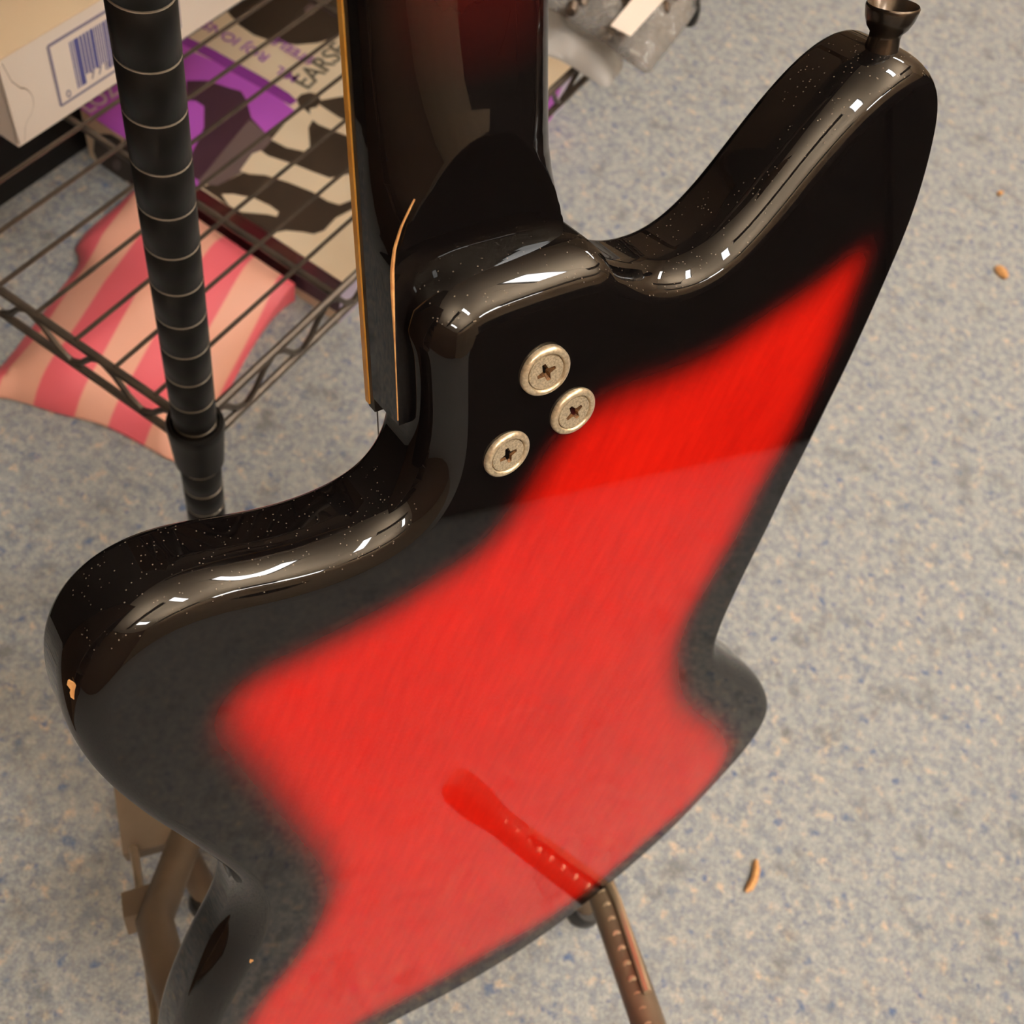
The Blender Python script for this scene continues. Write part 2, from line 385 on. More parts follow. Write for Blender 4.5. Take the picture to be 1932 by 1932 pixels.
RED = [(157.7,20.6),(147.7,26.2),(133.8,31.6),(117.3,35.9),(98.4,39.3),(79.7,40.1),(64.0,40.7),(51.1,42.2),(42.1,47.2),(35.8,54.6),(29.7,62.2),(22.8,70.8),(14.8,79.1),(3.5,87.0),(-10.8,91.8),(-27.0,96.7),(-44.4,97.8),(-61.0,97.5),(-75.1,97.2),(-83.4,100.8),(-86.3,108.3),(-84.2,123.1),(-77.8,144.0),(-70.7,167.1),(-65.1,194.7),(-62.0,222.4),(-63.1,248.3),(-71.6,273.1),(-85.0,293.7),(-99.3,308.6),(-111.9,326.9),(-122,353),(-118,376),(-100,388),
       (-72.8,393.8),(-54.7,395),(-29.7,399),(10.3,409.7),(46.4,415.6),(84.0,411),(122.1,400),(157.1,384),(177.0,363),(180.4,343),(168.0,318),(140.9,277.9),(120.9,240.8),(111.5,209.8),(112.7,184.2),(121.6,161.4),(131.7,140.7),(140.5,117.5),(148.7,95.6),(153.2,73.6),(157.4,53.0),(159.2,35.2),(160.2,23.5)]

def spline_closed(P, step):
    P = np.array(P, float); n = len(P); out = []
    for i in range(n):
        p0, p1, p2, p3 = P[i - 1], P[i], P[(i + 1) % n], P[(i + 2) % n]
        k = max(2, int(np.linalg.norm(p2 - p1) / 0.5))
        d01, d12, d23 = (max(np.linalg.norm(b - a), 1e-6) ** 0.5 for a, b in ((p0, p1), (p1, p2), (p2, p3)))
        m1 = (p2 - p1) + d12 * ((p1 - p0) / d01 - (p2 - p0) / (d01 + d12))
        m2 = (p2 - p1) + d12 * ((p3 - p2) / d23 - (p3 - p1) / (d12 + d23))
        for j in range(k):
            t = j / k
            out.append((2*t**3-3*t**2+1)*p1 + (t**3-2*t**2+t)*m1 + (-2*t**3+3*t**2)*p2 + (t**3-t**2)*m2)
    D = np.array(out); E = np.vstack([D, D[:1]])
    s = np.concatenate([[0], np.cumsum(np.linalg.norm(np.diff(E, axis=0), axis=1))])
    m = int(s[-1] / step); q = np.linspace(0, s[-1], m, endpoint=False)
    return np.stack([np.interp(q, s, E[:, k]) for k in (0, 1)], 1)

BO = spline_closed(OUT, 2.0)
def smooth_loop(P, it, fixed):
    w = np.ones(len(P))
    for (cx, cy, rr) in fixed:
        w = np.minimum(w, np.clip((np.hypot(P[:, 0] - cx, P[:, 1] - cy) - rr * 0.5) / rr, 0.06, 1))
    for _ in range(it):
        P = P + 0.5 * w[:, None] * ((np.roll(P, 1, 0) + np.roll(P, -1, 0)) / 2 - P)
    return P
BO = smooth_loop(BO, 26, [(0, 0, 7), (47, 1, 5)])
tg = np.roll(BO, -1, 0) - np.roll(BO, 1, 0); tg /= np.linalg.norm(tg, axis=1)[:, None]
ON = -np.stack([tg[:, 1], -tg[:, 0]], 1)                # outward, in the plane of the back
heel = ((BO[:, 0] > 1.5) & (BO[:, 0] < 46.5) & (BO[:, 1] < 4)).astype(float)
for _ in range(10):
    heel = (np.roll(heel, 1) + heel * 2 + np.roll(heel, -1)) / 4
RA_ = 9.0 + 6.0 * heel; RB_ = 20 - 1.0 * heel             # round-over: reach and depth
TH = 37.0; RF = 5.0

def pip_sdf(P, poly):
    poly = np.array(poly, float); a = poly; b = np.roll(poly, -1, 0); ab = b - a
    best = np.full(len(P), 1e9); ins = np.zeros(len(P), bool)
    for i in range(len(a)):
        t = np.clip(((P - a[i]) @ ab[i]) / (ab[i] @ ab[i]), 0, 1)
        best = np.minimum(best, np.hypot(*(P - a[i] - t[:, None] * ab[i]).T))
        c = (a[i, 1] > P[:, 1]) != (b[i, 1] > P[:, 1])
        with np.errstate(divide='ignore', invalid='ignore'):
            ins ^= c & (P[:, 0] < (b[i, 0] - a[i, 0]) * (P[:, 1] - a[i, 1]) / (b[i, 1] - a[i, 1]) + a[i, 0])
    return np.where(ins, best, -best)

def inside_tris(co, tris, loop):
    c = np.array([co[list(f)].mean(0) for f in tris]); ok = pip_sdf(c, loop) > 0
    return [tuple(f) for f, k in zip(tris, ok) if k]

def finish(me, normals, burst, m):
    me.polygons.foreach_set('use_smooth', [True] * len(me.polygons))
    me.normals_split_custom_set_from_vertices([tuple(map(float, q)) for q in normals])
    at_ = me.attributes.new('burst', 'FLOAT', 'POINT'); at_.data.foreach_set('value', [float(x) for x in burst])
    me.materials.append(m)

def make_body():
    n = len(BO)
    lo, hi = BO.min(0), BO.max(0); st = 3.2
    gx, gy = np.meshgrid(np.arange(lo[0], hi[0], st), np.arange(lo[1], hi[1], st))
    G = np.stack([gx.ravel(), gy.ravel()], 1)
    sd = pip_sdf(G, BO); G = G[sd > 1.6]
    pts = [Vector(p) for p in np.vstack([BO, G])]
    vco, _, fcs, _, _, _ = delaunay_2d_cdt(pts, [(i, (i + 1) % n) for i in range(n)], [], 1, 1e-5, False)[:6]
    vco = np.array([tuple(v) for v in vco])
    assert len(vco) == len(pts)
    FA = inside_tris(vco, fcs, BO)
    red = pip_sdf(vco, spline_closed(RED, 4.0))
    wob = 2.2 * np.sin(vco[:, 0] / 17.0) * np.sin(vco[:, 1] / 23.0)
    x = np.clip((red + 9.0 + wob) / 19.0, 0, 1); bur = x * x * (3 - 2 * x)
    ed = np.array([(f[a], f[(a + 1) % 3]) for f in FA for a in range(3)])
    cnt = np.bincount(ed.ravel(), minlength=len(vco)).astype(float)
    for _ in range(3):
        acc = np.bincount(ed[:, 0], bur[ed[:, 1]], len(vco)) + np.bincount(ed[:, 1], bur[ed[:, 0]], len(vco))
        bur = 0.4 * bur + 0.6 * acc / np.maximum(cnt, 1)
    V = [gw(p[0], p[1], 0) for p in vco]; NM = [GN] * len(V); BU = list(bur)
    ring = list(range(n))
    def loop(off, w, nin, nout):
        k = len(V)
        for i in range(n):
            q = BO[i] + ON[i] * off[i]; V.append(gw(q[0], q[1], w[i]))
            o = (GT * ON[i, 0] + GD * ON[i, 1])
            NM.append(nin * GN + nout * o)
            BU.append(0.0)
        return list(range(k, k + n))
    def skin(r1, r2):
        for i in range(n):
            j = (i + 1) % n; FA.append((r1[i], r1[j], r2[j], r2[i]))
    for k in range(1, 11):
        th = math.pi / 2 * k / 10
        r2 = loop(RA_ * math.sin(th), -RB_ * (1 - math.cos(th)), math.cos(th), math.sin(th)); skin(ring, r2); ring = r2
    r2 = loop(RA_, np.full(n, -(TH - RF)), 0, 1); skin(ring, r2); ring = r2
    for k in range(1, 6):
        th = math.pi / 2 * k / 5
        r2 = loop(RA_ - RF * (1 - math.cos(th)), np.full(n, -(TH - RF) - RF * math.sin(th)), -math.sin(th), math.cos(th)); skin(ring, r2); ring = r2
    fr = loop(RA_ - RF - 0.01, np.full(n, -TH), -1, 0); skin(ring, fr)
    Q = [Vector((*(BO[i] + ON[i] * (RA_[i] - RF)), 0)) for i in range(n)]
    for tri in tessellate_polygon([Q]):
        FA.append(tuple(fr[i] for i in tri))
    me = bpy.data.meshes.new('body'); me.from_pydata([tuple(p) for p in V], [], FA)
    # consistent outward winding
    bm = bmesh.new(); bm.from_mesh(me); bmesh.ops.recalc_face_normals(bm, faces=bm.faces); bm.to_mesh(me); bm.free()
    nn = [q / np.linalg.norm(q) for q in NM]
    # paint of the front shows a red centre too
    bur2 = np.array(BU)
    finish(me, nn, bur2, M_BODY)
    o = bpy.data.objects.new('body', me); COL.objects.link(o); adopt(o, guitar)
    return o
body = make_body()

# neck: C profile, cut by a flat heel facet with a domed outline
NL, NC = -13.5, 15.1                                     # treble edge, centre line (mm)
WF, WB, WH = -40.0, -32.0, -19.4                         # fretboard face, where the C starts, flat of the heel
def interp(x, xs, ys): return float(np.interp(x, xs, ys))
def make_neck():
    vs_ = list(np.arange(-420, -110, 6.0)) + list(np.arange(-110, -60, 2.0)) + list(np.arange(-60, -14, 0.5)) + [-14, -10, -5, 0, 10, 20, 30, 35.5]
    rows = []; NS = 20
    for v in vs_:
        hw = interp(v, [-420, -90, -50, -16, 40], [22.5, 26.8, 27.6, 28.6, 28.8])
        c = NL + hw
        cr = interp(v, [-420, -110, -80, -66, -57, -50.5, -39, -25, -16, 40], [-21.5, -20.8, -20.0, -18.6, -16.7, -14.9, -11.0, -6.0, -6.0, -6.0])
        p = interp(v, [-420, -70, -50.5, -45, -39, -32, -25, -20, -16, 40], [2.1, 2.1, 1.8, 1.55, 1.45, 1.8, 2.6, 5.0, 18, 40])
        P = interp(v, [-420, -56, -50.5, -40, -30, -22, -16, 40], [40, -14.2, -15.0, -16.7, -18.1, -19.0, WH, WH])
        Cf = lambda x: WB + (cr - WB) * max(0.0, 1 - abs(x / hw) ** p) ** 0.5
        if P >= cr: xc = 0.0
        else:
            a, b = 0.0, hw
            for _ in range(40):
                m_ = (a + b) / 2
                if Cf(m_) > P: a = m_
                else: b = m_
            xc = a
        row = [(NL, WF + 4.6)]
        th0 = 0
        side = []
        ph_max = math.pi / 2 if xc == 0 else math.asin(min(1.0, (P - WB) / (cr - WB)))
        for k in range(NS + 1):                          # curved flank from the edge up to the facet
            ph = ph_max * k / NS
            side.append((hw * (math.cos(ph) ** 2) ** (1 / p) if k < NS else xc, WB + (cr - WB) * math.sin(ph)))
        L_ = [(c - x, w) for x, w in side]
        ins = min(0.7, xc * .2)
        mid = [(c + q, P if xc > 0 else cr) for q in [-(xc - ins)] + [(-0.8 + 0.4 * k) * (xc - ins) for k in range(5)] + [xc - ins]]
        R_ = [(c + x, w) for x, w in side[::-1]]
        row += L_ + mid + R_ + [(c + hw, WF + 4.6)]
        rows.append((v, row))
    n = len(rows[0][1]); V = []; FA = []; BU = []
    for v, row in rows:
        for (u, w) in row:
            V.append(gw(u, v, w))
            cc = abs((u - NC) / 26.0)
            BU.append(max(0, min(1, (-v - 62) / 45)) * max(0, 1 - cc ** 2.5) )
    for i in range(len(rows) - 1):
        for k in range(n - 1):
            FA.append((i * n + k, i * n + k + 1, (i + 1) * n + k + 1, (i + 1) * n + k))
    FA.append(tuple((len(rows) - 1) * n + k for k in range(n)))
    me = bpy.data.meshes.new('neck'); me.from_pydata([tuple(p) for p in V], [], FA)
    bm = bmesh.new(); bm.from_mesh(me); bmesh.ops.remove_doubles(bm, verts=bm.verts, dist=1e-6)
    bmesh.ops.recalc_face_normals(bm, faces=bm.faces); bm.to_mesh(me); bm.free()
    # burst again after welding, by position
    co = np.array([v.co for v in me.vertices]) - GA
    uu = co @ GT * 1000; vv = co @ GD * 1000
    bb = 0.4 * np.clip((-vv - 62) / 80, 0, 1) * np.clip(1 - np.abs((uu - NC) / 26) ** 2.5, 0, 1)
    a_ = me.attributes.new('burst', 'FLOAT', 'POINT'); a_.data.foreach_set('value', bb.astype(float))
    me.polygons.foreach_set('use_smooth', [True] * len(me.polygons))
    me.set_sharp_from_angle(angle=math.radians(55))
    me.materials.append(M_NECK)
    o = bpy.data.objects.new('neck', me); COL.objects.link(o); adopt(o, guitar); return o
neck = make_neck()
def gbox(name, u0, u1, v0, v1, w0, w1, m, parent, taper=0.0):
    P = [gw(u + (taper if v == v0 and u == u1 else 0), v, w) for w in (w0, w1) for v in (v0, v1) for u in (u0, u1)]
    return obj(name, P, [(0, 2, 3, 1), (4, 5, 7, 6), (0, 1, 5, 4), (2, 6, 7, 3), (0, 4, 6, 2), (1, 3, 7, 5)], m, parent)
gbox('fretboard', NL + 0.2, NL + 57.4, -420, 41, WF + 0.6, WF + 4.8, M_FRET, neck, -13.0)
b_ = MB()
b_.add([gw(u, v, w) for v, k in ((-420, 1), (30, 1), (39.5, 1)) for u, w in ((NL - 0.35, WF - 0.4), (NL - 0.35, WF + 2.0), (NL + 1.4, WF + 2.0), (NL + 1.4, WF - 0.4))],
       [(0, 1, 5, 4), (1, 2, 6, 5), (2, 3, 7, 6), (3, 0, 4, 7), (4, 5, 9, 8), (5, 6, 10, 9), (6, 7, 11, 10), (7, 4, 8, 11), (0, 3, 2, 1), (8, 9, 10, 11)])
bd = b_.build('binding', M_BINDING, neck); bd['label'] = 'amber aged binding along the fretboard edge'
wl = []
for v in np.arange(-37, 35, 1.5):
    u = interp(v, [-40, -36, -30, -24, -18, -10, 40], [-5.0, -7.4, -10.6, -12.4, -13.1, -13.3, -13.4])
    w = interp(v, [-40, -30, -22, -16, 40], [-17.4, -18.3, -19.2, -19.5, -19.6])
    wl.append(gw(u, v, w))
we = MB().tube(wl, [0.15 + 0.32 * math.exp(-((i - 16) / 9.0) ** 2) + 0.12 * (i % 3 == 0) for i in range(len(wl))] if False else [0.00022 + 0.00040 * math.exp(-((i - 15) / 9.0) ** 2) for i in range(len(wl))], 6).build('worn_edge', M_WOODRAW, neck, True)
we['label'] = 'bare wood showing along the worn heel edge'

# headstock, tuners, strings: further up and on the far side
MB().prism([(NL + 3, -420), (NL + 50, -420), (NL + 66, -470), (NL + 62, -560), (NL + 20, -585), (NL - 6, -540), (NL - 4, -450)], GA, GT * .001, GD * .001, GN * .001, -40, -26).build('headstock', M_NECK, guitar)
for k in range(6):
    tn = MB().lathe(gw(NL + 8, -455 - 18 * k, -26), GN, [(0.0075, -.001), (0.0075, .010), (0.004, .011)], 16).build('tuner', M_NICKEL, guitar, True)
    MB().tube([gw(NL + 4, -455 - 18 * k, -21), gw(NL - 18, -455 - 18 * k, -21)], [0.0025, 0.006], 8).build('tuner_knob', M_NICKEL, tn, True)
for k in range(6):
    MB().tube([gw(NL + 8 + 7.2 * k, -425, WF - 3), gw(NL + 6 + 9.2 * k, 300, WF - 9)], 0.0003 + 0.00007 * k, 6).build('string', M_STRING, guitar, True)
MB().prism([(5, 80), (50, 60), (95, 80), (110, 200), (60, 330), (-60, 320), (-45, 150)], GA, GT * .001, GD * .001, GN * .001, -39.2, -36.9).build('pickguard', M_PLASTIC_CREAM, guitar)
MB().prism([(-20, 285), (72, 285), (72, 325), (-20, 325)], GA, GT * .001, GD * .001, GN * .001, -47, -36.9).build('bridge', M_NICKEL, guitar)

# neck bolts in cup washers
def cross_pts(r, t, fl):
    P = []
    for q in range(4):
        a = q * math.pi / 2
        for (x, y) in ((r, -t), (r, t), (fl, fl)):
            P.append((x * math.cos(a) - y * math.sin(a), x * math.sin(a) + y * math.cos(a)))
    return P
def bolt(u, v, rise, rot, tilt, label):
    ax = GN + GT * tilt[0] + GD * tilt[1]; ax /= np.linalg.norm(ax)
    e1 = np.cross(GD, ax); e1 /= np.linalg.norm(e1); e2 = np.cross(ax, e1)
    o = gw(u, v, rise)
    fer = MB().lathe(o, ax, [(0.0083, -0.004), (0.0084, -0.0006), (0.00835, 0.0002), (0.0079, 0.0008), (0.0072, 0.0012), (0.0066, 0.0011), (0.0061, 0.0004), (0.0059, -0.0016)], 56, False, False).build('ferrule', M_NICKEL, guitar, True, 60)
    fer['label'] = label
    R = 0.00575; seg = 40
    circ = [(R * math.cos(2 * math.pi * k / seg), R * math.sin(2 * math.pi * k / seg)) for k in range(seg)]
    cr = [(x * math.cos(rot) - y * math.sin(rot), x * math.sin(rot) + y * math.cos(rot)) for x, y in cross_pts(0.0032, 0.00056, 0.00105)]
    V = [o + e1 * x + e2 * y + ax * 0.0006 for x, y in circ + cr]
    T = tessellate_polygon([[Vector((x, y, 0)) for x, y in circ], [Vector((x, y, 0)) for x, y in cr]])
    FA = [tuple(t) for t in T]
    k0 = len(V); V += [o + e1 * x * 1.03 + e2 * y * 1.03 + ax * -0.0002 for x, y in circ]
    FA += [(i, (i + 1) % seg, k0 + (i + 1) % seg, k0 + i) for i in range(seg)]
    sc = obj('screw', V, FA, M_SCREW, fer)
    nv = len(cr); V = [o + e1 * x + e2 * y + ax * 0.0006 for x, y in cr] + [o + e1 * x * .45 + e2 * y * .45 - ax * 0.0016 for x, y in cr]
    obj('recess', V, [(i, (i + 1) % nv, nv + (i + 1) % nv, nv + i) for i in range(nv)] + [tuple(range(nv, 2 * nv))], M_RUST, fer)
bolt(25.1, 16.5, 1.2, 0.35, (-0.10, -0.02), 'top cup washer, standing proud of the back')
bolt(37.8, 36.9, 0.5, 0.55, (0.0, 0.0), 'cup washer nearest the red')
bolt(13.5, 44.1, 0.3, 0.25, (0.03, 0.02), 'lowest cup washer')

# strap button on the long horn
sb_o = gw(163.5, -47.5, -17); sb_ax = -GD + GT * 0.02 - GN * 0.02
sbn = MB().lathe(sb_o, sb_ax, [(0.0056, -0.004), (0.0053, 0.0010), (0.0049, 0.0034), (0.0050, 0.0050), (0.0066, 0.0068), (0.0077, 0.0092), (0.0083, 0.0120), (0.0084, 0.0128), (0.0080, 0.0133), (0.0074, 0.0129), (0.0064, 0.0098), (0.0046, 0.0078)], 40).build('strap_button', M_SMOKE, guitar, True, 70)
sbn['label'] = 'smoked metal cup-shaped strap button'

# bare wood chip on the short horn's edge, a second tiny one on the lower bout
def chip(u, v, o, r, ol):
    e1 = GT * o[0] + GD * o[1]; ax = e1 * 0.75 + GN * 0.66; ax /= np.linalg.norm(ax)
    a = np.cross(ax, GD); a /= np.linalg.norm(a); b = np.cross(ax, a)
    P = []
    for k in range(14):
        q = 2 * math.pi * k / 14; rr = r * (1 + 0.3 * math.sin(3 * q + 1) + 0.15 * math.cos(5 * q))
        P.append(ol + a * rr * 0.75 * math.cos(q) + b * rr * 1.15 * math.sin(q))
    c = MB(); c.add(P + [p - ax * 0.0006 for p in P], [tuple(range(14)), tuple(range(14, 28))] + [(i, (i + 1) % 14, 14 + (i + 1) % 14, 14 + i) for i in range(14)])
    x = c.build('paint_chip', M_WOODRAW, body); x['label'] = 'chip of bare wood in the black edge'
def edge_pt(u0, v0, th):
    i = int(np.argmin(np.hypot(BO[:, 0] - u0, BO[:, 1] - v0))); t = math.radians(th)
    q = BO[i] + ON[i] * RA_[i] * math.sin(t)
    return gw(q[0], q[1], -RB_[i] * (1 - math.cos(t)) + 0.15), ON[i]
p_, o_ = edge_pt(-117, 80, 56); chip(0, 0, o_, 0.0026, p_)
p_, o_ = edge_pt(-101, 268, 12); chip(0, 0, o_, 0.0009, p_)

# ------------------------------------------------------------------ guitar stand
stand = thing('guitar_stand', 'dark guitar stand with padded cradle arms and steel rods under the guitar', 'stand', [0.02, 0.16, 0])
def cradle_arm(path, r, rod):
    P = [at(x_, y_, h) for x_, y_, h in path]
    arm = MB().tube(P, [r] * len(P), 16).build('arm', M_STAND, stand, True)
    d = (P[-1] - P[-2]) / np.linalg.norm(P[-1] - P[-2])
    MB().tube([P[-1] - d * .012, P[-1], P[-1] + d * .02, P[-1] + d * .026], [r * 1.05, r * 1.32, r * 1.32, r * .8], 14).build('rubber_tip', M_STAND, arm, True)
    MB().tube([at(x_, y_, h) for x_, y_, h in rod], 0.0026, 8).build('rod', M_STANDROD, arm, True)
    L_ = np.concatenate([[0], np.cumsum([np.linalg.norm(b - a) for a, b in zip(P, P[1:])])])
    for q in np.arange(0.02, L_[-1] - 0.005, 0.0095):
        c = np.array([np.interp(q, L_, [p[k] for p in P]) for k in range(3)])
        up = np.array([0, 0, CAM_H]) - c; up /= np.linalg.norm(up)
        MB().lathe(c + up * r * .98, up, [(0.0030, -.0012), (0.0028, .0003), (0.0016, .0007)], 10).build('pad_dot', M_STANDROD, arm, True)
    return P
RP = cradle_arm([(1088, 1560, .128), (1146, 1710, .150), (1205, 1880, .172), (1241, 1985, .190), (1250, 2012, .196)], 0.0098, [(1118, 1600, .15), (1166, 1700, .163), (1222, 1872, .186)])
LP = cradle_arm([(352, 1578, .105), (318, 1668, .125), (292, 1738, .143), (312, 1822, .160), (362, 1960, .182), (378, 2010, .192)], 0.0105, [(252, 1600, .10), (268, 1706, .125), (276, 1770, .14), (294, 1940, .165)])
jb = at(272, 1712, .130)
_rd = at(276, 1770, .14) - at(268, 1706, .125); _rd /= np.linalg.norm(_rd); _sd = np.cross(_rd, Z3); _sd /= np.linalg.norm(_sd)
MB().box(jb, _rd, _sd, np.cross(_sd, _rd), 0.010, 0.011, 0.007).build('clamp_block', M_STAND, stand)
pl = [at(x_, y_, .092) for x_, y_ in ((212, 1470), (232, 1614), (356, 1580), (392, 1540), (330, 1440))]
MB().add(pl + [p - Z3 * .022 for p in pl], [(0, 1, 2, 3, 4), (9, 8, 7, 6, 5)] + [(i, (i + 1) % 5, 5 + (i + 1) % 5, 5 + i) for i in range(5)]).build('bracket_plate', M_STAND, stand)
pc = sum(pl) / 5 - Z3 * .011
rs = RP[0]; mid = (pc + rs) / 2
MB().tube([pc, mid, rs], 0.011, 14).build('cross_tube', M_STAND, stand, True)
for p, o in ((pc, EX * -.02 + EY * .16), (pc, EX * .05 - EY * .02), (rs, EX * .0 + EY * .16), (rs, EX * .05 - EY * .01)):
    q = np.array([p[0] + o[0], p[1] + o[1], 0.012])
    l = MB().tube([p, q], 0.009, 12).build('leg', M_STAND, stand, True)
    MB().lathe(np.array([q[0], q[1], 0.0]), Z3, [(0.013, 0), (0.014, .008), (0.011, .022)], 16).build('rubber_foot', M_BLACK, l, True)

# ------------------------------------------------------------------ wire shelving rack
HS = 0.262
rack = thing('wire_shelf_rack', 'black wire shelving rack with a grooved round post', 'shelving', rk(0, 0, 0))
RX, RY = -0.375, 1.22                                    # the other corners
def post(a, b, top=0.68):
    c = rk(a, b, 0)
    prof = [(0.008, 0.0), (0.012, 0.004), (0.012, 0.03), (0.0127, 0.031)]
    z = 0.549 - 0.0254 * 19 
    g = []
    k = 0
    while z + 0.0254 * k < top:
        zz = z + 0.0254 * k
        if zz > 0.035:
            prof += [(0.0127, zz - 0.0010), (0.0120, zz - 0.0004), (0.0120, zz + 0.0004), (0.0127, zz + 0.0010)]
            g.append(zz)
        k += 1
    prof += [(0.0127, top), (0.010, top + 0.003)]
    p = MB().lathe(c, Z3, prof, 32).build('post', M_BLACK, rack, True, 50)
    for zz in g:
        MB().lathe(c + Z3 * zz, Z3, [(0.0121, -0.0004), (0.01262, -0.00025), (0.01262, 0.00022), (0.0121, 0.0004)], 32, False, False).build('groove_ring', M_GROOVE, p, True)
    return p
for a, b in ((0, 0), (RX, 0), (0, RY), (RX, RY)):
    post(a, b)
def shelf(h):
    for a, b in ((0, 0), (RX, 0), (0, RY), (RX, RY)):
        MB().lathe(rk(a, b, h - 0.038), Z3, [(0.0132, 0.0), (0.0150, 0.0), (0.0168, 0.036), (0.0172, 0.040), (0.0166, 0.043), (0.0140, 0.043), (0.0134, 0.038)], 32, False, False).build('collar', M_BLACK, rack, True, 50)
    ends = [((0, 0), (RX, 0)), ((0, 0), (0, RY)), ((RX, 0), (RX, RY)), ((0, RY), (RX, RY))]
    for (a0, b0), (a1, b1) in ends:
        p, q = rk(a0, b0, h), rk(a1, b1, h); d = (q - p) / np.linalg.norm(q - p)
        p, q = p + d * 0.016, q - d * 0.016
        r = MB().tube([p, q], 0.0030, 8).build('rim', M_WIRE, rack, True)
        MB().tube([p - Z3 * 0.028, q - Z3 * 0.028], 0.0030, 8).build('lower_rim', M_WIRE, r, True)
        n = int(np.linalg.norm(q - p) / 0.055); zz = []
        for k in range(n * 6 + 1):
            t = k / (n * 6); s = 0.5 - 0.5 * math.cos(2 * math.pi * t * n)
            zz.append(p + (q - p) * t - Z3 * (0.001 + 0.026 * s))
        MB().tube(zz, 0.0021, 6).build('truss_wire', M_WIRE, r, True)
    a = -0.0305; k = 0
    while a > RX + 0.01:
        MB().tube([rk(a, 0, h + 0.0035), rk(a, RY, h + 0.0035)], 0.0016, 6).build('wire', M_WIRE, rack, True)
        a -= 0.0305
    for b in (0.135, 0.36, 0.585, 0.81, 1.03):
        MB().tube([rk(0, b, h - 0.001), rk(RX, b, h - 0.001)], 0.0026, 8).build('cross_bar', M_WIRE, rack, True)
shelf(HS)
shelf(0.64)  # unseen upper shelf, set low to shade the carpet below

M_KRAFT = noisy('brown_card', lin(96, 74, 52), lin(108, 84, 60), 5, 0.7)
for k, (b, w, d, h, lb) in enumerate(((0.20, 0.15, 0.13, 0.10, 'low brown carton added for shade at the near end of the top wire shelf'), (0.56, 0.18, 0.14, 0.14, 'tall brown carton added for shade in the middle of the top wire shelf'), (0.95, 0.16, 0.13, 0.08, 'flat brown carton added for shade at the far end of the top wire shelf'))):
    c = rk(-0.195, b, 0.6455)
    t = thing('added_shade_carton', lb, 'box', c, 'brown cartons added for shade on the top shelf')  # unseen carton, added to block overhead light under the rack
    MB().box(c + Z3 * h, EX, EY, Z3, d, w, h).build('carton_body', M_KRAFT, t)
    MB().box(c + Z3 * (2 * h + .0006), EX, EY, Z3, .024, w, .0005).build('tape', M_CREAMCARD, t)

# ------------------------------------------------------------------ boxed goods
def text_mesh(name, s, size, o, ex, ey, m, parent, depth=0.0002, bold=0.0):
    c = bpy.data.curves.new(name, 'FONT'); c.body = s; c.size = size; c.extrude = depth; c.offset = bold
    t = bpy.data.objects.new(name + '_tmp', c); COL.objects.link(t)
    dg = bpy.context.evaluated_depsgraph_get(); dg.update()
    me = bpy.data.meshes.new_from_object(t.evaluated_get(dg))
    bpy.data.objects.remove(t)
    ex = np.asarray(ex, float) / np.linalg.norm(ex); ey = np.asarray(ey, float); ey = ey - ex * (ex @ ey); ey /= np.linalg.norm(ey)
    ez = np.cross(ex, ey)
    for v in me.vertices:
        p = np.asarray(o) + ex * v.co.x + ey * v.co.y + ez * v.co.z; v.co = tuple(p)
    me.materials.clear(); me.materials.append(m); me.name = name
    ob = bpy.data.objects.new(name, me); COL.objects.link(ob); adopt(ob, parent); return ob

# white carton on the wire shelf, barcode on its long side
HB = HS + 0.0055
c0 = at(36, 278, HB)
def rk_of(p):
    q = np.asarray(p) - POST; return q @ EX, q @ EY
ca, cb = rk_of(c0)
WBH = 0.066; WBL = 0.36; WBD = 0.14
carton = thing('white_carton', 'white cardboard carton with a blue barcode label on the wire shelf', 'box', rk(ca - WBD / 2, cb + WBL / 2, HB))
MB().box(rk(ca - WBD / 2, cb + WBL / 2, HB + WBH / 2), EX, EY, Z3, WBD / 2, WBL / 2, WBH / 2).build('carton_body', M_WHITECARD, carton)
MB().box(rk(ca - WBD / 2, cb + WBL / 2, HB + WBH + 0.0006), EX, EY, Z3, WBD / 2 + 0.0004, WBL / 2 + 0.0004, 0.0006).build('lid', M_CREAMCARD, carton)  # lid tone includes the weaker light on the carton's top
FX = ca + 0.0004                                         # just proud of the barcode face
def fpt(b, z): return rk(FX, cb + b, HB + z)
def strip(p, q, w, m, name, parent):
    d = (q - p) / np.linalg.norm(q - p); s = np.cross(EX, d)
    return MB().box((p + q) / 2, d, s, EX, np.linalg.norm(q - p) / 2, w / 2, 0.0003).build(name, m, parent)
# tuck flap with a rounded tab on the near end
tabp = [(0.0, 0.003), (0.004, 0.004), (0.007, 0.014)] + [(0.006 + 0.012 * math.sin(t), 0.030 - 0.013 * math.cos(t)) for t in np.linspace(0.4, 2.7, 12)] + [(0.006, 0.050), (0.003, 0.064), (0.0, 0.064)]
ob_ = MB()
ob_.add([fpt(x, z) + EX * 0.0016 for x, z in tabp] + [fpt(x, z) - EX * 0.002 for x, z in tabp],
        [tuple(range(len(tabp))), tuple(range(len(tabp), 2 * len(tabp)))] + [(i, (i + 1) % len(tabp), len(tabp) + (i + 1) % len(tabp), len(tabp) + i) for i in range(len(tabp))])
tf_ = ob_.build('tuck_flap', M_WHITECARD, carton)
MB().tube([fpt(x, z) + EX * 0.0010 for x, z in tabp[1:-1]], 0.0006, 6).build('flap_edge', M_KRAFT, tf_, True)
def fit_face(px, py):                                    # pixel -> (b, z) on the barcode face
    r = CW @ np.array([(px - C_PX) / F_PX, (py - C_PX) / F_PX, 1.0]); o = np.array([0, 0, CAM_H])
    t = ((rk(FX, 0, 0) - o) @ EX) / (r @ EX); p = o + r * t
    return rk_of(p)[1] - cb, p[2] - HB
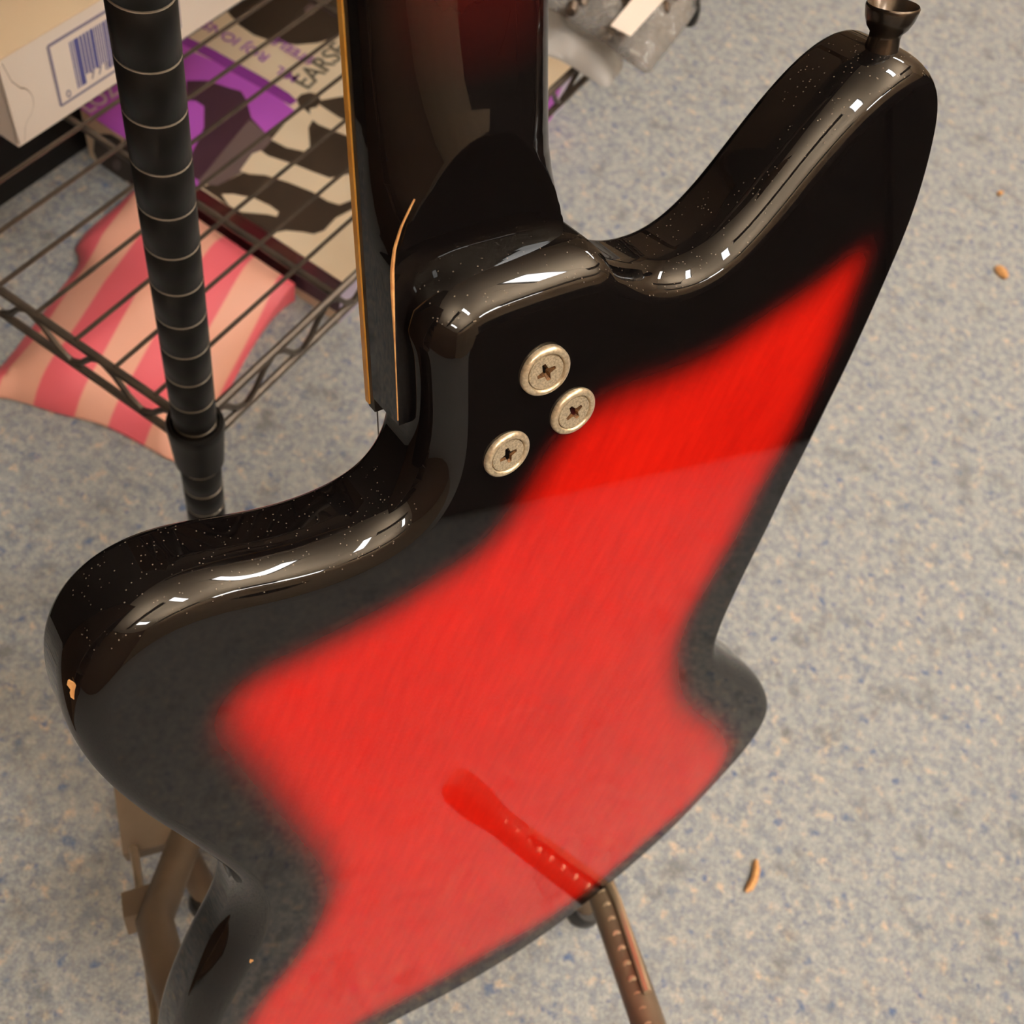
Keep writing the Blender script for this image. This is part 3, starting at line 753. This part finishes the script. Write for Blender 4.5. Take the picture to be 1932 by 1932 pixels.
b0, z1 = fit_face(90, 88); b1_, z0 = fit_face(116, 199)
b0 = (b0 + b1_) / 2
LBW = 0.115
lab = MB().box(fpt(b0 + LBW / 2, (z0 + z1) / 2), EY, Z3, EX, LBW / 2, (z1 - z0) / 2, 0.0002).build('label', M_WHITECARD, carton)
for (p, q) in (((b0, z0), (b0 + LBW, z0)), ((b0, z1), (b0 + LBW, z1)), ((b0, z0), (b0, z1)), ((b0 + LBW, z0), (b0 + LBW, z1))):
    strip(fpt(*p), fpt(*q), 0.0019, M_INKGREY, 'label_border', lab)
x = b0 + 0.016; zb = z0 + (z1 - z0) * 0.10; zt = z1 - (z1 - z0) * 0.12; seq = [1, 1, 4, 2, 2, 2, 3, 1, 1, 1, 1, 2, 2, 3, 1, 2, 1, 3, 2, 1, 1, 2, 3, 1, 1]
for i, s_ in enumerate(seq):
    w = 0.00105 * s_
    lo = zb if (i < 3 or 11 <= i <= 12 or i > 22) else zb + (z1 - z0) * 0.14
    strip(fpt(x + w / 2, lo), fpt(x + w / 2, zt), w, M_INK, 'bar', lab)
    x += w + 0.00085
text_mesh('digit', '0', 0.0085, fpt(b0 + 0.0055, zb - 0.002) + EX * 0.0004, EY, Z3, M_INKGREY, lab)
text_mesh('digits', '7 7 8 5', 0.0085, fpt(b0 + 0.028, zb + 0.0005) + EX * 0.0004, EY, Z3, M_INKGREY, lab)

# purple and white printed box on the floor under the shelf
BH = 0.060
pA = at(148, 208, BH); pB = at(648, 530, BH)
pa, pb = rk_of(pA); pa2, pb2 = rk_of(pB)
PX0, PX1, PY0 = pa, pa2, (pb + pb2) / 2
PYD = 0.43
pbox = thing('printed_box', 'flat purple and white printed box on the carpet under the shelf', 'box', rk((PX0 + PX1) / 2, PY0 + PYD / 2, 0))
MB().box(rk((PX0 + PX1) / 2, PY0 + PYD / 2, BH / 2), EX, EY, Z3, (PX1 - PX0) / 2, PYD / 2, BH / 2).build('box_body', M_PRINTCREAM, pbox)
def art(name, px, m, lift, flat='top', h=BH):
    """flat print on the box lid (or on its long side), outlined on that face"""
    P = []
    for x_, y_ in px:
        if flat == 'top':
            p = at(x_, y_, BH + lift); a, b = rk_of(p)
            P.append((min(max(a, PX0), PX1), min(max(b, PY0), PY0 + PYD)))
        else:
            r = CW @ np.array([(x_ - C_PX) / F_PX, (y_ - C_PX) / F_PX, 1.0]); o = np.array([0, 0, CAM_H])
            t = ((rk(0, PY0 - lift, 0) - o) @ EY) / (r @ EY); p = o + r * t
            P.append((min(max(rk_of(p)[0], PX0), PX1), min(max(p[2], 0.0), BH)))
    n = len(P)
    if flat == 'top':
        V = [rk(a, b, BH + lift) for a, b in P] + [rk(a, b, BH - 0.0005) for a, b in P]
    else:
        V = [rk(a, PY0 - lift, z) for a, z in P] + [rk(a, PY0 + 0.0005, z) for a, z in P]
    T = [tuple(t) for t in tessellate_polygon([[Vector((a, b, 0)) for a, b in P]])]
    return obj(name, V, T + [(i, (i + 1) % n, n + (i + 1) % n, n + i) for i in range(n)], m, pbox)
art('purple_panel', [(130, 195), (330, 68), (365, 98), (420, 122), (470, 150), (520, 180), (560, 212), (520, 268), (490, 262), (420, 330), (372, 352), (300, 310)], M_PURPLE, 0.0003)
art('purple_stripe', [(300, 35), (348, 66), (400, 92), (450, 120), (500, 148), (545, 176), (560, 190), (548, 198), (500, 170), (440, 137), (400, 112), (346, 84), (285, 48)], M_PURPLED, 0.0005)
art('dark_shape', [(352, 152), (390, 152), (430, 165), (455, 172), (466, 190), (474, 222), (500, 250), (430, 300), (410, 320), (374, 340), (345, 320), (372, 270), (385, 240), (385, 200), (370, 190), (350, 188)], M_PRINTPLUM, 0.0006)
art('grey_shape', [(470, 225), (515, 262), (480, 300), (455, 325), (410, 350), (372, 345), (400, 310), (440, 262)], M_PRINTGREY, 0.0008)
art('dark_arc', [(418, 0), (430, 22), (450, 45), (478, 65), (515, 78), (560, 84), (600, 80), (640, 68), (690, 30), (740, -40), (640, -120), (500, -60)], M_PRINTBLK, 0.0006)
art('dark_field', [(560, 207), (600, 190), (668, 178), (720, 240), (740, 320), (668, 393), (634, 410), (612, 434), (592, 441), (572, 437), (540, 434), (508, 440), (470, 415), (436, 395), (410, 372), (380, 352), (420, 345), (458, 326), (500, 262)], M_PRINTBLK, 0.0006)
art('cream_shape', [(512, 263), (558, 208), (574, 206), (592, 222), (582, 240), (585, 286), (572, 285), (540, 278)], M_PRINTCREAM, 0.0010)
art('cream_shape', [(584, 200), (602, 197), (640, 222), (672, 236), (672, 262), (640, 250), (600, 234), (586, 222)], M_PRINTCREAM, 0.0011)
art('cream_shape', [(453, 322), (476, 290), (492, 284), (506, 294), (560, 312), (590, 324), (622, 336), (660, 328), (672, 345), (672, 374), (640, 386), (618, 379), (590, 362), (545, 344), (500, 330), (470, 328)], M_PRINTCREAM, 0.0010)
art('cream_shape', [(418, 366), (440, 366), (480, 374), (510, 388), (526, 400), (522, 408), (505, 404), (456, 400), (432, 388)], M_PRINTCREAM, 0.0010)
art('dark_knob', [(560, 186), (568, 178), (584, 174), (600, 178), (606, 190), (598, 202), (580, 206), (566, 200)], M_PRINTBLK, 0.0012)
art('pink_dot', [(574, 16), (582, 8), (592, 9), (596, 16), (590, 26), (580, 28)], M_PRINTGREY, 0.0012)
art('dark_bar', [(588, 440), (622, 411), (630, 413), (606, 436)], M_PRINTBLK, 0.0009)
art('side_panel', [(236, 262), (648, 531), (640, 592), (244, 350)], M_MAROON, 0.0004, 'side')  # shadow under the shelf painted into the maroon of this side
art('side_corner', [(560, 478), (648, 531), (640, 592), (556, 540)], M_PRINTPLUM, 0.0006, 'side')
art('side_circle', [(178, 262), (192, 253), (208, 254), (225, 264), (240, 280), (250, 300), (250, 345), (235, 342), (200, 322), (184, 305), (176, 285)], M_PRINTBLK, 0.0007, 'side')
art('side_dot', [(212, 308), (219, 302), (226, 306), (228, 316), (222, 322), (214, 318)], M_PRINTGREY, 0.0010, 'side')
# end face: lilac with a purple stripe
MB().box(rk(PX1 + 0.0003, PY0 + PYD / 2, BH / 2), EX, EY, Z3, 0.0003, PYD / 2, BH / 2).build('end_panel', M_LILAC, pbox)
MB().box(rk(PX1 + 0.0006, PY0 + PYD - 0.05, BH / 2), EX, EY, Z3, 0.0006, 0.022, BH / 2).build('end_stripe', M_PURPLE, pbox)
M_TXTP = mat('purple_lettering', lin(150, 84, 168), 0.5); M_TXTG = mat('grey_lettering', lin(88, 84, 74), 0.5); M_TXTW = mat('white_lettering', lin(226, 206, 210), 0.5)
def lid_text(s, px, py, dx, dy, size, m, name='lettering'):
    o = at(px, py, BH + 0.0011); e = at(px + dx, py + dy, BH + 0.0011) - o
    e /= np.linalg.norm(e)
    return text_mesh(name, s, size, o, e, np.cross(Z3, e), m, pbox, 0.0002, 0.0002)
lid_text('ROJ IONS', 512, 106, -132, -74, 0.0185, M_TXTP)
lid_text('STEELS', 596, 112, -100, -56, 0.0165, M_TXTP)
lid_text('MIL', 566, 146, -80, -46, 0.0165, M_TXTP)
lid_text('EARSE', 580, 170, 70, -65, 0.030, M_TXTG)
lid_text('LOZ.MN', 168, 214, 62, -42, 0.022, M_TXTW)

# black case against the wall behind the rack
k0 = at(0, 403, 0); k1 = at(140, 282, 0); ka, kb = rk_of(k0)
kx = ka - 0.006
case = thing('equipment_case', 'black equipment case on the carpet behind the wire rack', 'case', rk(kx - 0.06, 0.45, 0))
kd = kx - (XL + 0.01)
if kd < 0.05: kd = 0.05
MB().box(rk(kx - kd / 2, 0.11, 0.10), EX, EY, Z3, kd / 2, 0.23, 0.10).build('case_body', M_BLACK, case)
MB().box(rk(kx - kd / 2, 0.11, 0.206), EX, EY, Z3, kd / 2 + .004, 0.234, 0.006).build('case_lid', M_BLACK, case)
MB().tube([rk(kx, 0.05, 0.13), rk(kx + 0.018, 0.06, 0.13), rk(kx + 0.018, 0.18, 0.13), rk(kx, 0.19, 0.13)], 0.006, 8).build('handle', M_BLACK, case, True)

# pink striped paper bag lying on the carpet
def make_bag():
    px = [(-50, 735), (0, 690), (60, 615), (105, 555), (150, 488), (142, 468), (170, 432), (215, 402), (262, 380), (330, 380), (385, 405), (425, 446), (500, 480), (545, 496), (562, 515), (556, 545), (520, 590), (470, 660), (430, 730), (405, 752), (365, 800), (330, 866), (300, 852), (200, 800), (100, 772), (20, 748)]
    px = [p for p in px]
    O = []
    for x_, y_ in px:
        p = at(x_, y_, 0.006)
        if rk_of(p)[1] > PY0 - 0.008:                    # leans against the printed box
            r_ = CW @ np.array([(x_ - C_PX) / F_PX, (y_ - C_PX) / F_PX, 1.0]); o_c = np.array([0, 0, CAM_H])
            p = o_c + r_ * (((rk(0, PY0 - 0.008, 0) - o_c) @ EY) / (r_ @ EY))
        O.append(p[:2])
    O = np.array(O)
    O = spline_closed(O * 1000, 9.0) / 1000
    n = len(O); lo, hi = O.min(0), O.max(0)
    gx, gy = np.meshgrid(np.arange(lo[0], hi[0], .009), np.arange(lo[1], hi[1], .009)); G = np.stack([gx.ravel(), gy.ravel()], 1)
    sd = pip_sdf(G, O); G = G[sd > .004]; P = np.vstack([O, G])
    r = delaunay_2d_cdt([Vector(p) for p in P], [(i, (i + 1) % n) for i in range(n)], [], 1, 1e-7, False)
    co = np.array([tuple(v) for v in r[0]]); sd = np.maximum(pip_sdf(co, O), 0)
    q = (co - co.mean(0)) @ np.array([[0.9, 0.43], [-0.43, 0.9]])
    crease = np.abs(((q[:, 0] * 16 + q[:, 1] * 4) % 2) - 1) * 0.014 + np.abs(((q[:, 1] * 13 - q[:, 0] * 5) % 2) - 1) * 0.009
    h = 0.004 + 0.022 * (1 - np.exp(-sd / 0.022)) + crease * (1 - np.exp(-sd / 0.03))
    bb = np.array([rk_of((a, b, 0))[1] for a, b in co]); h = h + 0.030 * np.exp(-np.maximum(PY0 - bb, 0) / 0.03)
    k = len(co); V = [(a, b, z) for (a, b), z in zip(co, h)] + [(a, b, 0.001) for a, b in co[:n]]
    TR = inside_tris(co, r[2], O)
    FA = TR + [(i, (i + 1) % n, k + (i + 1) % n, k + i) for i in range(n)] + [tuple(range(k, k + n))]
    m = mat('pink_striped_paper', lin(240, 110, 118), 0.45)
    b = m.node_tree.nodes['Principled BSDF']
    tc = N(m, 'ShaderNodeTexCoord'); mp = N(m, 'ShaderNodeMapping')
    s0 = at(150, 700, 0.02); s1 = at(300, 500, 0.02); d = s1 - s0; ang = math.atan2(d[1], d[0])
    mp.inputs['Rotation'].default_value = (0, 0, -(ang + math.pi / 2))
    L(m, tc.outputs['Object'], mp.inputs['Vector'])
    wv = N(m, 'ShaderNodeTexWave', wave_profile='SIN'); wv.bands_direction = 'X'
    wv.inputs['Scale'].default_value = 4.6; wv.inputs['Distortion'].default_value = 1.6; wv.inputs['Detail'].default_value = 1.0; wv.inputs['Detail Scale'].default_value = 0.6; wv.inputs['Phase Offset'].default_value = 1.2
    L(m, mp.outputs['Vector'], wv.inputs['Vector'])
    rp = N(m, 'ShaderNodeValToRGB'); rp.color_ramp.elements[0].position = 0.52; rp.color_ramp.elements[0].color = lin(244, 112, 124)
    rp.color_ramp.elements[1].position = 0.62; rp.color_ramp.elements[1].color = lin(250, 186, 160)
    L(m, wv.outputs['Fac'], rp.inputs['Fac']); L(m, rp.outputs['Color'], b.inputs['Base Color'])
    o = obj('paper_bag', V, FA, m, None, True, 40)
    return tag(o, 'crumpled pink and peach striped paper bag on the carpet under the shelf', 'bag')
make_bag()

# clear plastic bags on the far end of the shelf
def pillow(name, px, h, thick, m, parent, seed):
    O = np.array([at(x_, y_, h)[:2] for x_, y_ in px]); O = spline_closed(O * 1000, 7.0) / 1000
    n = len(O); lo, hi = O.min(0), O.max(0)
    gx, gy = np.meshgrid(np.arange(lo[0], hi[0], .008), np.arange(lo[1], hi[1], .008)); G = np.stack([gx.ravel(), gy.ravel()], 1)
    sd = pip_sdf(G, O); G = G[sd > .004]; P = np.vstack([O, G])
    r = delaunay_2d_cdt([Vector(p) for p in P], [(i, (i + 1) % n) for i in range(n)], [], 1, 1e-7, False)
    co = np.array([tuple(v) for v in r[0]]); sd = np.maximum(pip_sdf(co, O), 0)
    rr = np.random.default_rng(seed); ph = rr.uniform(0, 6, 6)
    wr = 0.0035 * np.sin(co[:, 0] * 140 + ph[0] + 2 * np.sin(co[:, 1] * 60)) + 0.003 * np.sin(co[:, 1] * 170 + ph[1] + 2 * np.sin(co[:, 0] * 80))
    f_ = 1 - np.exp(-sd / 0.015); top = h + f_ * (thick + wr); bot = h - 0.0005 - f_ * 0.002; k = len(co)
    V = [(a, b, z) for (a, b), z in zip(co, top)] + [(a, b, z) for (a, b), z in zip(co, bot)]
    TR = inside_tris(co, r[2], O)
    FA = TR + [tuple(i + k for i in f[::-1]) for f in TR] + [(i, (i + 1) % n, k + (i + 1) % n, k + i) for i in range(n)]
    return obj(name, V, FA, m, parent, True)
hb_ = HS + 0.008
g1 = thing('parts_bag', 'clear plastic bag of small parts with a white paper label', 'bag', at(1150, 40, hb_))
pillow('film', [(1005, -8), (1060, 28), (1120, 68), (1180, 112), (1222, 138), (1245, 112), (1275, 75), (1310, 25), (1330, -20), (1360, -90), (1260, -150), (1100, -130)], hb_ + 0.026, 0.016, M_BAGCLEAR, g1, 3)
lc = [at(*p, hb_ + 0.050) for p in ((1152, 48), (1190, 68), (1252, 0), (1290, -44), (1246, -66))]
M_DARKBITS = noisy('dark_parts', lin(48, 40, 34), lin(90, 76, 62), 120, 0.35, metal=0.4)
MB().add(lc + [p - Z3 * 0.0006 for p in lc], [(0, 1, 2, 3, 4), (5, 6, 7, 8, 9)] + [(i, (i + 1) % 5, 5 + (i + 1) % 5, 5 + i) for i in range(5)]).build('paper_label', M_WHITECARD, g1)
for k in range(26):
    p = at(1035 + rng.uniform(0, 230), -70 + rng.uniform(0, 90) + 0, hb_ + 0.034)
    q = p + np.array([rng.uniform(-.02, .02), rng.uniform(-.02, .02), 0.004])
    MB().tube([p, (p + q) / 2 + Z3 * .003, q], [0.004, 0.005, 0.004], 8).build('part', M_DARKBITS, g1, True)
MB().lathe(at(1298, 40, hb_ + .002), at(1310, 0, hb_ + .03) - at(1298, 40, hb_ + .002), [(0.004, 0), (0.008, .004), (0.008, .016), (0.005, .03)], 14).build('bag_clip', M_BLACK, g1, True)
g2 = thing('empty_bag', 'milky plastic bag hanging over the shelf edge under the parts bag', 'bag', at(1100, 110, hb_))
pillow('film', [(985, 20), (1005, 95), (1050, 110), (1090, 132), (1120, 152), (1145, 166), (1160, 148), (1176, 122), (1168, 95), (1120, 55), (1060, 10)], hb_ + 0.004, 0.012, M_BAGMILK, g2, 5)

# bits of litter on the carpet
def chipwood(px, wmm, label, bend):
    P = [at(x_, y_, 0.004) for x_, y_ in px]
    o = MB().tube(P, [wmm * .0005 * k for k in ([0.55] + [1.0] * (len(P) - 2) + [0.5])], 6).build('wood_shaving', M_WOODRAW, None, True)
    tag(o, label, 'litter', 'wood scraps on the carpet')
chipwood([(1427, 1622), (1428, 1640), (1424, 1658), (1416, 1674), (1408, 1682)], 6.0, 'long curled wood shaving on the carpet near the stand foot', 0)
chipwood([(1880, 503), (1886, 509), (1893, 516), (1900, 524)], 11.0, 'short tan scrap on the bright carpet beside the long horn', 0)
chipwood([(1883, 362), (1887, 365), (1892, 363)], 7.0, 'tiny pale crumb on the carpet, farthest from the guitar', 0)
